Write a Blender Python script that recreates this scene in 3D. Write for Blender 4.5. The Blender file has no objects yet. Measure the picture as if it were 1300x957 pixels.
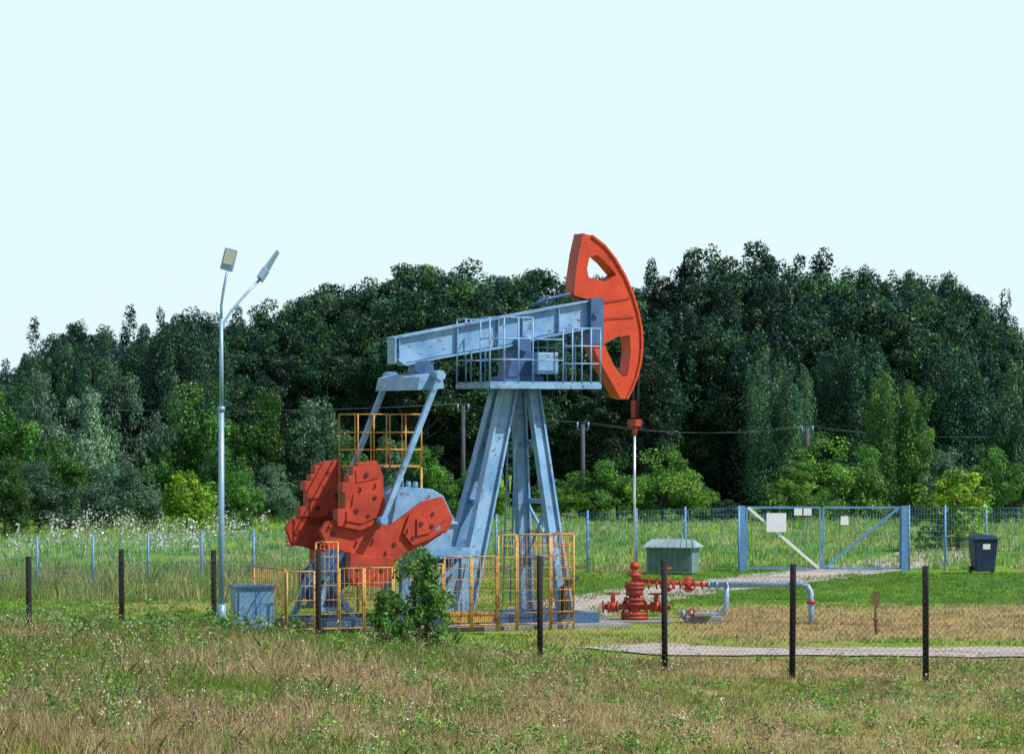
import bpy, math, random
import numpy as np
from mathutils import Vector, Matrix, noise
from mathutils.geometry import tessellate_polygon
random.seed(7); RNG=np.random.default_rng(11)
scene=bpy.context.scene
CAMH=4.5; F=4500.0; HOR=533.0
def WX(px,d): return (px-650)/F*d
def WZ(py,d): return CAMH-(py-HOR)/F*d
def GD(py): return CAMH*F/(py-HOR)
def sstep(a,b,x):
    t=min(1,max(0,(x-a)/(b-a))); return t*t*(3-2*t)
def gh(x,y):
    # gentle roadside bank in the foreground, higher to the left
    side=0.84*(1-sstep(-7.0,4.0,x))
    bank=side*(1-sstep(60,69,y))
    n=0.05*noise.noise((x*0.25,y*0.25,0))*(1-sstep(64,74,y))
    return bank+n
# ---------------------------------------------------------------- materials
def newmat(name):
    m=bpy.data.materials.new(name); m.use_nodes=True
    nt=m.node_tree; nt.nodes.clear()
    out=nt.nodes.new('ShaderNodeOutputMaterial')
    return m,nt,out
def N(nt,t,**kw):
    n=nt.nodes.new(t)
    for k,v in kw.items(): setattr(n,k,v)
    return n
def paint(name,c1,c2,rust=(0.12,0.04,0.02),ramt=0.35,rough=0.5,scale=1.5,metal=0.0,thr=0.56):
    m,nt,out=newmat(name); L=nt.links
    tc=N(nt,'ShaderNodeTexCoord')
    n1=N(nt,'ShaderNodeTexNoise'); n1.inputs['Scale'].default_value=scale; n1.inputs['Detail'].default_value=8; n1.inputs['Roughness'].default_value=0.65
    n2=N(nt,'ShaderNodeTexNoise'); n2.inputs['Scale'].default_value=scale*4.3; n2.inputs['Detail'].default_value=10; n2.inputs['Roughness'].default_value=0.7
    L.new(tc.outputs['Object'],n1.inputs['Vector']); L.new(tc.outputs['Object'],n2.inputs['Vector'])
    r1=N(nt,'ShaderNodeValToRGB'); r1.color_ramp.elements[0].position=0.38; r1.color_ramp.elements[1].position=0.62
    r1.color_ramp.elements[0].color=(*c1,1); r1.color_ramp.elements[1].color=(*c2,1)
    L.new(n1.outputs['Fac'],r1.inputs['Fac'])
    r2=N(nt,'ShaderNodeValToRGB'); r2.color_ramp.elements[0].position=thr; r2.color_ramp.elements[1].position=thr+0.09
    r2.color_ramp.elements[0].color=(0,0,0,1); r2.color_ramp.elements[1].color=(ramt,ramt,ramt,1)
    L.new(n2.outputs['Fac'],r2.inputs['Fac'])
    mx=N(nt,'ShaderNodeMixRGB'); mx.inputs['Color2'].default_value=(*rust,1)
    L.new(r2.outputs['Color'],mx.inputs['Fac']); L.new(r1.outputs['Color'],mx.inputs['Color1'])
    b=N(nt,'ShaderNodeBsdfPrincipled'); b.inputs['Roughness'].default_value=rough; b.inputs['Metallic'].default_value=metal
    L.new(mx.outputs['Color'],b.inputs['Base Color'])
    bp=N(nt,'ShaderNodeBump'); bp.inputs['Strength'].default_value=0.25; bp.inputs['Distance'].default_value=0.02
    L.new(n2.outputs['Fac'],bp.inputs['Height']); L.new(bp.outputs['Normal'],b.inputs['Normal'])
    L.new(b.outputs[0],out.inputs[0]); return m
BLUE=paint('blue_grey_paint',(0.11,0.27,0.49),(0.25,0.43,0.64),ramt=0.85,rough=0.42,thr=0.56)
BLUED=paint('dark_blue_paint',(0.03,0.08,0.20),(0.06,0.14,0.30),ramt=0.4)
RED=paint('red_orange_paint',(0.52,0.042,0.010),(0.64,0.066,0.015),rust=(0.20,0.018,0.008),ramt=0.55,rough=0.5,thr=0.55)
REDD=paint('dull_red_paint',(0.34,0.026,0.010),(0.50,0.046,0.014),rust=(0.08,0.015,0.010),ramt=0.6,rough=0.6,scale=2.0,thr=0.57)
YEL=paint('orange_yellow_paint',(0.48,0.24,0.04),(0.62,0.35,0.08),ramt=0.8,thr=0.52)
DARK=paint('dark_steel',(0.008,0.008,0.010),(0.02,0.02,0.02),ramt=0.2)
HOLE=paint('dark_red_hole_shade',(0.05,0.010,0.008),(0.10,0.014,0.010),ramt=0.2)  # near-black red: shade inside the bolt holes put into the colour
POST=paint('tarred_post',(0.005,0.005,0.007),(0.012,0.010,0.011),ramt=0.08,rough=0.9)
GALV=paint('galvanised_steel',(0.22,0.36,0.52),(0.32,0.47,0.66),ramt=0.15,rough=0.4,metal=0.2)
FBLUE=paint('fence_blue',(0.09,0.24,0.46),(0.15,0.32,0.56),ramt=0.3)
WHITE=paint('white_paint',(0.75,0.77,0.78),(0.82,0.83,0.84),ramt=0.1)
CREAM=paint('lamp_cream',(0.62,0.58,0.48),(0.72,0.68,0.58),ramt=0.1)
CONC=paint('concrete',(0.20,0.20,0.19),(0.30,0.29,0.27),rust=(0.08,0.08,0.07),ramt=0.6,rough=0.9)
GREENS=paint('grey_green_sheet',(0.10,0.20,0.19),(0.16,0.27,0.26),ramt=0.4)
BIN=paint('bin_navy_plastic',(0.010,0.02,0.06),(0.015,0.035,0.09),ramt=0.1)
STEEL=paint('polished_rod_steel',(0.6,0.64,0.68),(0.7,0.72,0.75),ramt=0.1,rough=0.25,metal=0.6)
WOOD=paint('weathered_wood',(0.05,0.06,0.08),(0.09,0.10,0.12),ramt=0.3,rough=0.9)
BARK=paint('bark',(0.04,0.035,0.03),(0.08,0.07,0.06),ramt=0.5,rough=0.95)
BIRCH=paint('brown_post_paint',(0.18,0.08,0.04),(0.25,0.12,0.06),ramt=0.5)

def leafmat(name,trans=0.25,rough=0.5,spec=0.3):
    m,nt,out=newmat(name); L=nt.links
    at=N(nt,'ShaderNodeAttribute'); at.attribute_name='Col'
    oi=N(nt,'ShaderNodeObjectInfo')
    mu=N(nt,'ShaderNodeMixRGB'); mu.blend_type='MULTIPLY'; mu.inputs['Fac'].default_value=1
    L.new(at.outputs['Color'],mu.inputs['Color1']); L.new(oi.outputs['Color'],mu.inputs['Color2'])
    hs=N(nt,'ShaderNodeHueSaturation')
    mr=N(nt,'ShaderNodeMapRange'); mr.inputs['To Min'].default_value=0.75; mr.inputs['To Max'].default_value=1.25
    L.new(oi.outputs['Random'],mr.inputs['Value']); L.new(mr.outputs[0],hs.inputs['Value'])
    L.new(mu.outputs[0],hs.inputs['Color'])
    b=N(nt,'ShaderNodeBsdfPrincipled'); b.inputs['Roughness'].default_value=rough
    b.inputs['Specular IOR Level'].default_value=spec
    L.new(hs.outputs[0],b.inputs['Base Color'])
    t=N(nt,'ShaderNodeBsdfTranslucent'); L.new(hs.outputs[0],t.inputs['Color'])
    ms=N(nt,'ShaderNodeMixShader'); ms.inputs['Fac'].default_value=trans
    L.new(b.outputs[0],ms.inputs[1]); L.new(t.outputs[0],ms.inputs[2]); L.new(ms.outputs[0],out.inputs[0])
    return m
LEAF=leafmat('leaf_foliage',0.22,0.45,0.35)
GRASS=leafmat('grass_blades',0.35,0.6,0.2)

# ---------------------------------------------------------------- builders
def empty(name,loc=(0,0,0),rz=0):
    e=bpy.data.objects.new(name,None); e.location=loc; e.rotation_euler=(0,0,rz); e.empty_display_size=0.5
    scene.collection.objects.link(e); return e
class MB:
    def __init__(s): s.v=[]; s.f=[]; s.m=[]; s.sm=[]; s.cur=0
    def add(s,vs,fs,smooth=False):
        o=len(s.v); s.v+= [tuple(p) for p in vs]
        for f in fs: s.f.append(tuple(i+o for i in f)); s.m.append(s.cur); s.sm.append(smooth)
        return s
    def bar(s,a,b,w,h,up=(0,0,1),w2=None,h2=None):
        a=Vector(a);b=Vector(b); d=(b-a).normalized(); up=Vector(up)
        if abs(d.dot(up))>0.99: up=Vector((1,0,0))
        side=d.cross(up).normalized(); u=side.cross(d).normalized()
        w2=w if w2 is None else w2; h2=h if h2 is None else h2
        vs=[]
        for p,ww,hh in((a,w,h),(b,w2,h2)):
            for sx,sy in((-1,-1),(1,-1),(1,1),(-1,1)): vs.append(p+side*sx*ww/2+u*sy*hh/2)
        return s.add(vs,[(3,2,1,0),(4,5,6,7),(0,1,5,4),(1,2,6,5),(2,3,7,6),(3,0,4,7)])
    def box(s,x0,x1,y0,y1,z0,z1):
        return s.add([(x0,y0,z0),(x1,y0,z0),(x1,y1,z0),(x0,y1,z0),(x0,y0,z1),(x1,y0,z1),(x1,y1,z1),(x0,y1,z1)],
          [(3,2,1,0),(4,5,6,7),(0,1,5,4),(1,2,6,5),(2,3,7,6),(3,0,4,7)])
    def tube(s,pts,r,n=8,r2=None):
        pts=[Vector(p) for p in pts]; k=len(pts); rr=[r+( (r2 if r2 is not None else r)-r)*i/(k-1) for i in range(k)]
        vs=[];pu=None
        for i,p in enumerate(pts):
            d=(pts[min(i+1,k-1)]-pts[max(i-1,0)]).normalized()
            if pu is None:
                pu=Vector((0,0,1)) if abs(d.z)<0.9 else Vector((1,0,0))
            sd=d.cross(pu).normalized(); u=sd.cross(d).normalized(); pu=u
            for j in range(n):
                a=2*math.pi*j/n; vs.append(p+sd*math.cos(a)*rr[i]+u*math.sin(a)*rr[i])
        o=len(s.v); fs=[]
        for i in range(k-1):
            for j in range(n):
                fs.append((i*n+j,i*n+(j+1)%n,(i+1)*n+(j+1)%n,(i+1)*n+j))
        s.add(vs,fs,True)
        s.f.append(tuple(o+j for j in reversed(range(n)))); s.m.append(s.cur); s.sm.append(False)
        s.f.append(tuple(o+(k-1)*n+j for j in range(n))); s.m.append(s.cur); s.sm.append(False)
        return s
    def prism(s,poly,y0,y1,holes=()):
        loops=[poly]+list(holes); allp=[p for l in loops for p in l]
        tris=tessellate_polygon([[Vector((p[0],p[1],0)) for p in l] for l in loops])
        n=len(allp); vs=[(p[0],y0,p[1]) for p in allp]+[(p[0],y1,p[1]) for p in allp]
        fs=[]
        for t in tris: fs.append(tuple(t)); fs.append(tuple(i+n for i in reversed(t)))
        o=0
        for l in loops:
            k=len(l)
            for i in range(k): fs.append((o+i,o+(i+1)%k,o+(i+1)%k+n,o+i+n))
            o+=k
        return s.add(vs,fs)
    def wheel(s,c,axis,R,r=0.012,n=14):
        c=Vector(c);axis=Vector(axis).normalized(); a=axis.orthogonal().normalized(); b=axis.cross(a)
        pts=[c+a*math.cos(2*math.pi*i/n)*R+b*math.sin(2*math.pi*i/n)*R for i in range(n+1)]
        s.tube(pts,r,5)
        for i in range(2):
            d=(a if i==0 else b)*R; s.tube([c-d,c+d],r,4)
        return s
    def done(s,name,mats,parent=None,bevel=0):
        me=bpy.data.meshes.new(name); me.from_pydata(s.v,[],s.f); 
        for m in (mats if isinstance(mats,(list,tuple)) else [mats]): me.materials.append(m)
        me.polygons.foreach_set('material_index',s.m); me.polygons.foreach_set('use_smooth',s.sm); me.update()
        import bmesh
        bm=bmesh.new(); bm.from_mesh(me); bmesh.ops.recalc_face_normals(bm,faces=bm.faces); bm.to_mesh(me); bm.free()
        ob=bpy.data.objects.new(name,me); scene.collection.objects.link(ob)
        if parent: ob.parent=parent
        if bevel:
            b=ob.modifiers.new('b','BEVEL'); b.width=bevel; b.segments=2; b.limit_method='ANGLE'
        return ob
def npmesh(name,verts,nper,cols,mat,extra=None):
    M=verts.shape[0]; me=bpy.data.meshes.new(name)
    me.vertices.add(M*nper); me.vertices.foreach_set('co',verts.reshape(-1).astype(np.float32))
    me.loops.add(M*nper); me.loops.foreach_set('vertex_index',np.arange(M*nper,dtype=np.int32))
    me.polygons.add(M); me.polygons.foreach_set('loop_start',np.arange(0,M*nper,nper,dtype=np.int32))
    me.polygons.foreach_set('loop_total',np.full(M,nper,dtype=np.int32))
    me.materials.append(mat); me.update(calc_edges=True)
    ca=me.color_attributes.new('Col','FLOAT_COLOR','POINT')
    c=np.ones((M,nper,4),np.float32); c[:,:,:3]=cols[:,None,:]
    ca.data.foreach_set('color',c.reshape(-1)); return me

# ---------------------------------------------------------------- foliage
def leaves(cent,rad,per,size,cols,rng,up=0.35,shell=0.55,gmul=None):
    n=len(cent)*per
    ci=np.repeat(np.arange(len(cent)),per)
    d=rng.normal(size=(n,3)); d/=np.linalg.norm(d,axis=1)[:,None]
    r=shell+(1.15-shell)*rng.random(n)**0.7
    p=cent[ci]+d*rad[ci]*r[:,None]
    nn=d+rng.normal(size=(n,3))*0.7; nn[:,2]+=up; nn/=np.linalg.norm(nn,axis=1)[:,None]
    t=rng.normal(size=(n,3)); t-=nn*(t*nn).sum(1)[:,None]; t/=np.linalg.norm(t,axis=1)[:,None]
    b=np.cross(nn,t); L=size*(0.5+0.9*rng.random(n))[:,None]; Wd=L*(0.4+0.25*rng.random(n))[:,None]
    V=np.stack([p-t*L*.5,p+b*Wd*.5-t*L*.05,p+t*L*.5,p-b*Wd*.5-t*L*.05],1)
    base=np.array(cols)[rng.integers(0,len(cols),len(cent))]
    if gmul is not None: base=base*gmul[:,None]
    cc=base[ci]*(0.65+0.7*rng.random(n))[:,None]*(0.8+0.4*rng.random(len(cent)))[ci][:,None]
    V[:,:,2]=np.maximum(V[:,:,2],0.02)
    return V,cc
def crown_tree(name,kind,H,seed,cols,nleaf=34000,size=0.2):
    rng=np.random.default_rng(seed); C=[];R=[];G=[]
    if kind=='round':
        for i in range(19):
            d=rng.normal(size=3); d/=np.linalg.norm(d); rr=0.55+0.45*rng.random()
            if i==0: d=np.array((0.1,0,1.0)); rr=1.0
            w=0.20*H; lc=np.array((d[0]*w*rr,d[1]*w*rr,0.50*H+d[2]*0.38*H*rr)); lr=H*(0.09+0.06*rng.random()); g=0.75+0.5*rng.random()
            for k in range(10):
                e=rng.normal(size=3); e[2]=e[2]*.8+.25; e/=np.linalg.norm(e)
                C.append(tuple(lc+e*lr*0.8)); q=lr*(0.24+0.25*rng.random()); R.append((q,q,q*.75)); G.append(g)
    elif kind=='plume':
        for i in range(22):
            r=0.22*H*rng.random()**0.6; a=rng.random()*6.283; Ht=H*(1-0.85*(r/H))*(0.84+0.11*rng.random()) if i else H*.92
            g=0.7+0.6*rng.random(); lx,ly=math.cos(a)*r*0.12,math.sin(a)*r*0.12
            z0=0.05*H+0.1*H*rng.random()
            for k in range(13):
                t=(k+rng.random()*.7)/13; q=H*(0.052*(1-t)**0.42+0.014)*(0.8+0.5*rng.random())
                C.append((math.cos(a)*r+lx*t*3+rng.normal()*q*.5,math.sin(a)*r+ly*t*3+rng.normal()*q*.5,z0+(Ht-z0)*t))
                R.append((q,q,q*1.2+0.010*H)); G.append(g)
    elif kind=='bush':
        for i in range(16):
            a=rng.random()*6.283; e=math.asin(rng.random()**0.9); rr=0.6+0.4*rng.random()
            if i==0: e=1.5; rr=1
            lc=np.array((math.cos(a)*math.cos(e)*0.36*H*rr,math.sin(a)*math.cos(e)*0.36*H*rr,0.10*H+math.sin(e)*0.68*H*rr)); lr=H*(0.12+0.09*rng.random()); g=0.75+0.5*rng.random()
            for k in range(8):
                e2=rng.normal(size=3); e2[2]=e2[2]*.8+.25; e2/=np.linalg.norm(e2)
                C.append(tuple(lc+e2*lr*.75)); q=lr*(0.28+0.28*rng.random()); R.append((q,q,q)); G.append(g)
    C=np.array(C);R=np.array(R)
    V,cc=leaves(C,R,max(1,nleaf//len(C)),size,cols,rng,gmul=np.array(G))
    lm=npmesh(name+'_leaves',V,4,cc,LEAF)
    mb=MB(); top=H*(0.75 if kind=='plume' else 0.6)
    mb.tube([(0,0,-0.2),(0.02*H,0,H*.25),(-0.01*H,0.01*H,H*.5),(0,0,top)],H*0.017,7,H*0.003)
    idx=rng.choice(len(C),30,replace=False)
    for i in idx:
        c=C[i]
        if c[2]>.8*H: continue
        z0=min(top*0.9,c[2]*0.65); mb.tube([(0,0,z0),(c[0]*.55,c[1]*.55,z0*.5+c[2]*.45),tuple(c)],H*0.006,5,H*0.0015)
    return lm,mb
protos={}
def proto(key,kind,H,seed,cols,nleaf,size):
    lm,mb=crown_tree(key,kind,H,seed,cols,nleaf,size)
    wood=mb.done(key+'_wood',BARK); wm=wood.data
    ca=wm.color_attributes.new('Col','FLOAT_COLOR','POINT')
    lo=bpy.data.objects.new(key,lm); scene.collection.objects.link(lo)
    bpy.ops.object.select_all(action='DESELECT'); wood.select_set(True); lo.select_set(True); bpy.context.view_layer.objects.active=lo
    bpy.ops.object.join(); me=lo.data; bpy.data.objects.remove(lo); me.name=key+'_mesh'; protos[key]=(me,H)
GD_=[(0.022,0.078,0.032),(0.015,0.058,0.034),(0.040,0.108,0.030)]
GS_=[(0.019,0.072,0.040),(0.013,0.050,0.037),(0.036,0.104,0.043)]
GB_=[(0.06,0.16,0.03),(0.04,0.11,0.025),(0.10,0.22,0.04)]
SV_=[(0.12,0.20,0.13),(0.08,0.15,0.10),(0.17,0.26,0.16)]
YG_=[(0.18,0.32,0.02),(0.12,0.26,0.02),(0.24,0.36,0.03)]
for i in range(4): proto('broad%d'%i,'round',12,20+i,GD_,40000,0.17)
for i in range(5): proto('spire%d'%i,'plume',12,40+i,GS_,50000,0.16)
for i in range(4): proto('shrub%d'%i,'bush',5,60+i,GB_,22000,0.12)
for i in range(2): proto('willow%d'%i,'bush',5,80+i,SV_,22000,0.12)
proto('yellow0','bush',4,95,YG_,9000,0.16)
proto('sapling','bush',2,97,[(0.06,0.18,0.03),(0.04,0.11,0.02),(0.12,0.26,0.04)],6500,0.08)
def inst(name,key,x,y,h,w=None,tint=(1,1,1),parent=None,z=None):
    me,H=protos[key]; ob=bpy.data.objects.new(name,me); s=h/H
    sw=s if w is None else w/(H*(0.95 if key[:3] in('shr','wil','yel','sap') else 0.56))
    ob.scale=(sw,sw,s); ob.location=(x,y,(gh(x,y) if z is None else z)); ob.rotation_euler=(0,0,random.random()*6.28); ob.color=(*tint,1)
    scene.collection.objects.link(ob)
    if parent: ob.parent=parent
    return ob
sil=[(-400,520),(-100,500),(0,492),(25,462),(50,440),(75,415),(100,412),(150,408),(168,462),(185,432),(210,402),(236,382),(260,420),(285,440),(310,412),(350,396),(420,376),(480,370),(505,350),(550,340),(600,352),(660,350),(720,366),(815,368),(850,356),(900,333),(960,323),(1015,327),(1060,352),(1105,348),(1150,341),(1195,343),(1222,366),(1262,398),(1300,418),(1400,430),(1700,450)]
sx=[a for a,b in sil]; sy=[b for a,b in sil]
forest=empty('distant_forest')
for row,(d0,sp,k) in enumerate([(184,2.4,0.75),(189,2.4,0.92),(195,2.2,1.0),(201,2.0,1.02),(210,2.6,0.98)]):
    x=-50
    while x<50:
        d=d0+random.uniform(-2.5,2.5); px=650+x/d*F
        top=np.interp(px,sx,sy); h=4.5+(HOR-top)*d/F
        h*=k*random.uniform(0.95,1.03)
        spire = px>800 or px<250
        if 850<px<980 and row>1: spire=random.random()<0.5
        if row<3 and spire: spire=random.random()<0.7
        key=('spire%d'%random.randrange(5)) if spire else 'broad%d'%random.randrange(4)
        tn=random.uniform(0.8,1.2); tb=random.uniform(0.9,1.25)
        inst('forest_tree',key,x,d,h*(1.05 if not spire else 1.08),h*random.uniform(0.50,0.64),(tn,tn,tn*tb),forest)
        x+=sp*random.uniform(0.75,1.2)
B=[
(15,500,655,120,'shrub',(.75,.9,.75)),(55,482,648,75,'willow',(.9,1,.95)),(105,494,650,95,'willow',(1,1.1,1)),(165,472,645,95,'willow',(1,1.1,1)),(210,478,645,80,'willow',(.75,.9,.85)),
(75,560,662,90,'shrub',(.8,.9,.8)),(262,494,650,140,'shrub',(.75,.9,.8)),(330,505,652,90,'shrub',(.6,.75,.6)),(395,515,652,110,'willow',(.6,.75,.6)),(285,572,660,80,'shrub',(.8,1,.8)),
(345,588,660,70,'willow',(.7,.85,.7)),(310,602,668,60,'shrub',(1.1,1.3,.9)),(150,592,668,120,'willow',(.5,.65,.55)),(50,590,672,110,'willow',(.45,.6,.5)),(5,585,680,80,'shrub',(.6,.6,.6)),(-60,540,665,140,'shrub',(.8,.9,.8)),(-150,520,660,150,'shrub',(.7,.9,.8)),
(440,560,656,80,'shrub',(.9,1,.9)),(500,555,654,80,'willow',(.6,.85,.6)),(548,572,655,75,'shrub',(1.3,1.4,1)),(600,598,655,80,'shrub',(1,1.1,.9)),(628,616,656,60,'yellow',(.8,.95,.9)),
(735,600,656,90,'shrub',(1.4,1.4,1)),(785,588,656,100,'shrub',(1.3,1.3,1)),(842,573,659,115,'shrub',(1.9,1.7,1.1)),(882,602,658,60,'shrub',(1.4,1.4,1)),(915,632,658,70,'willow',(.4,.6,.5)),
(1008,597,659,110,'shrub',(1.6,1.5,1)),(1052,558,656,125,'shrub',(1.9,1.8,1.1)),(1092,572,656,80,'shrub',(1.3,1.3,1)),(1172,562,654,65,'shrub',(1.3,1.3,1)),(1200,570,656,80,'willow',(.7,.9,.7)),(1250,572,658,80,'shrub',(1,1.2,.9)),
(1290,470,654,85,'willow',(.6,.85,.6)),(1290,590,660,60,'shrub',(1,1.1,.9)),(1370,540,655,110,'shrub',(.8,.9,.8)),(1450,560,660,120,'shrub',(.9,1,.8)),(690,612,652,50,'shrub',(.9,1,.9))]
for px,t,b,w,k,tint in B:
    b+=4; d=GD(b); h=d*(b-t)/F*1.12
    key=k+('0' if k=='yellow' else str(random.randrange(2 if k=='willow' else 4)))
    inst('hedge_shrub' if k!='willow' else 'willow_shrub',key,WX(px,d),d,h,w*d/F*1.2,tint,None,0)
for px,t,b,w,key,tint in [(1132,466,656,85,'spire1',(3.0,2.5,.9)),(985,436,648,85,'spire2',(3.4,2.5,2.2)),(1150,520,655,70,'spire0',(2.8,2.5,.9)),(232,384,648,110,'spire3',(1.3,1.3,1.3)),(120,412,648,120,'spire2',(1.7,1.5,1.5)),(70,418,648,90,'spire4',(1.8,1.7,1.7))]:
    d=GD(b); inst('birch_tree',key,WX(px,d),d,d*(b-t)/F*1.05,w*d/F*1.1,tint,None,0)
for px,t,b,w in [(236,600,676,85),(1218,598,700,125)]:
    d=GD(b); inst('yellow_green_bush','yellow0',WX(px,d),d,d*(b-t)/F*1.12,w*d/F*1.1,(1.15,1.15,1),None,0)
inst('sapling_bush','sapling',WX(525,66),66,2.15,1.75,(1,1.05,1))
inst('sapling_bush','sapling',WX(497,65.2),65.2,1.3,1.1,(1.1,1.1,1))

# ---------------------------------------------------------------- ground
xs=np.concatenate([[-3000,-1200,-500,-200,-120,-80,-55,-40],np.arange(-30,30.1,0.6),[40,55,80,120,200,500,1200,3000]])
ys=np.concatenate([[-200,-60,0,20],np.arange(30,115,0.6),np.arange(116,180,2.5),[190,210,250,350,600,1200,3500]])
gv=[];dry=[]
def dryness(x,y):
    n=noise.noise((x*0.12,y*0.10,3.1))*0.35+noise.noise((x*0.5,y*0.3,7.7))*0.25
    base=0.35
    if y<66: base=0.72
    if 66<=y<73: base=0.45
    tan=sstep(3,6,x)*sstep(72,74,y)*(1-sstep(83,88,y)); base=base*(1-tan)+0.95*tan
    lawn=sstep(87,90,y)*(1-sstep(104,106,y)); base=base*(1-lawn)+(0.05 if x>0 else 0.40)*lawn
    lf=(1-sstep(-5,-3,x))*sstep(70,73,y)*(1-sstep(80,86,y)); base=base*(1-lf)+0.15*lf
    if y>106: base=0.28+0.12*math.sin(y*0.35)
    if y>150: base=0.22
    return min(1,max(0,base+n))
for yy in ys:
    for xx in xs:
        gv.append((xx,yy,gh(max(-60,min(60,xx)),yy) if yy<80 else 0.0)); dry.append(dryness(xx,yy))
nx=len(xs);gf=[(j*nx+i,j*nx+i+1,(j+1)*nx+i+1,(j+1)*nx+i) for j in range(len(ys)-1) for i in range(nx-1)]
gm=bpy.data.meshes.new('ground'); gm.from_pydata(gv,[],gf); gm.polygons.foreach_set('use_smooth',[True]*len(gf))
a=gm.attributes.new('dry','FLOAT','POINT'); a.data.foreach_set('value',dry)
m,nt,out=newmat('meadow_ground'); L=nt.links
at=N(nt,'ShaderNodeAttribute'); at.attribute_name='dry'
tc=N(nt,'ShaderNodeTexCoord')
n1=N(nt,'ShaderNodeTexNoise'); n1.inputs['Scale'].default_value=1.3; n1.inputs['Detail'].default_value=12; n1.inputs['Roughness'].default_value=0.75; L.new(tc.outputs['Object'],n1.inputs['Vector'])
ad=N(nt,'ShaderNodeMath',operation='MULTIPLY_ADD'); ad.inputs[1].default_value=1.3; L.new(n1.outputs['Fac'],ad.inputs[0])
sb=N(nt,'ShaderNodeMath',operation='SUBTRACT'); L.new(at.outputs['Fac'],sb.inputs[0]); sb.inputs[1].default_value=0.65; L.new(sb.outputs[0],ad.inputs[2])
cr=N(nt,'ShaderNodeValToRGB'); e=cr.color_ramp.elements; e[0].position=0.1; e[0].color=(0.08,0.22,0.02,1); e[1].position=1.0; e[1].color=(0.42,0.29,0.12,1)
k=e.new(0.35); k.color=(0.18,0.34,0.03,1); k=e.new(0.62); k.color=(0.31,0.31,0.08,1)
L.new(ad.outputs[0],cr.inputs['Fac'])
n3=N(nt,'ShaderNodeTexNoise'); n3.inputs['Scale'].default_value=14; n3.inputs['Detail'].default_value=6; L.new(tc.outputs['Object'],n3.inputs['Vector'])
mr=N(nt,'ShaderNodeMapRange'); mr.inputs['From Min'].default_value=.3; mr.inputs['From Max'].default_value=.7; mr.inputs['To Min'].default_value=.55; mr.inputs['To Max'].default_value=1.3; L.new(n3.outputs['Fac'],mr.inputs['Value'])
mu=N(nt,'ShaderNodeMixRGB',blend_type='MULTIPLY'); mu.inputs['Fac'].default_value=1; L.new(cr.outputs[0],mu.inputs['Color1']); L.new(mr.outputs[0],mu.inputs['Color2'])
b=N(nt,'ShaderNodeBsdfPrincipled'); b.inputs['Roughness'].default_value=0.95; b.inputs['Specular IOR Level'].default_value=0.1; L.new(mu.outputs[0],b.inputs['Base Color'])
bp=N(nt,'ShaderNodeBump'); bp.inputs['Strength'].default_value=0.6; bp.inputs['Distance'].default_value=0.1; L.new(n3.outputs['Fac'],bp.inputs['Height']); L.new(bp.outputs[0],b.inputs['Normal'])
L.new(b.outputs[0],out.inputs[0]); gm.materials.append(m)
go=bpy.data.objects.new('ground',gm); scene.collection.objects.link(go)
GRAVEL=paint('gravel',(0.36,0.30,0.26),(0.50,0.43,0.38),rust=(0.2,0.22,0.1),ramt=0.7,rough=0.95,scale=2.0)
def ribbon(name,pts,w,lift=0.006):
    P=[Vector((p[0],p[1],0)) for p in pts]; Q=[]
    for i in range(len(P)-1):
        for t in range(8): Q.append(P[i].lerp(P[i+1],t/8))
    Q.append(P[-1])
    for _ in range(6): Q=[Q[0]]+[(Q[i-1]+Q[i]*2+Q[i+1])/4 for i in range(1,len(Q)-1)]+[Q[-1]]
    vs=[];fs=[]
    for i,q in enumerate(Q):
        d=(Q[min(i+1,len(Q)-1)]-Q[max(i-1,0)]).normalized(); nrm=Vector((-d.y,d.x,0))
        for k in range(5):
            ww=w*(1+0.25*noise.noise((i*0.35,k*3.3,len(pts))))
            p=q+nrm*ww*(k/4-0.5); vs.append((p.x,p.y,gh(p.x,p.y)+lift+(0.02 if p.y<72 else 0)))
    for i in range(len(Q)-1):
        for k in range(4): fs.append((i*5+k,i*5+k+1,(i+1)*5+k+1,(i+1)*5+k))
    mb=MB(); mb.add(vs,fs); return mb.done(name,GRAVEL)
def GP(px,py): d=GD(py); return (WX(px,d),d)
ribbon('gravel_driveway',[GP(640,792),GP(760,764),GP(850,748),GP(960,738),GP(1045,727),(12.5,112),(16,125)],3.2)
ribbon('gravel_track',[(2.2,70.5),GP(900,828),GP(1020,829),GP(1160,829),GP(1300,828),(18,68.5),(30,69)],2.6,0.01)

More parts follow.
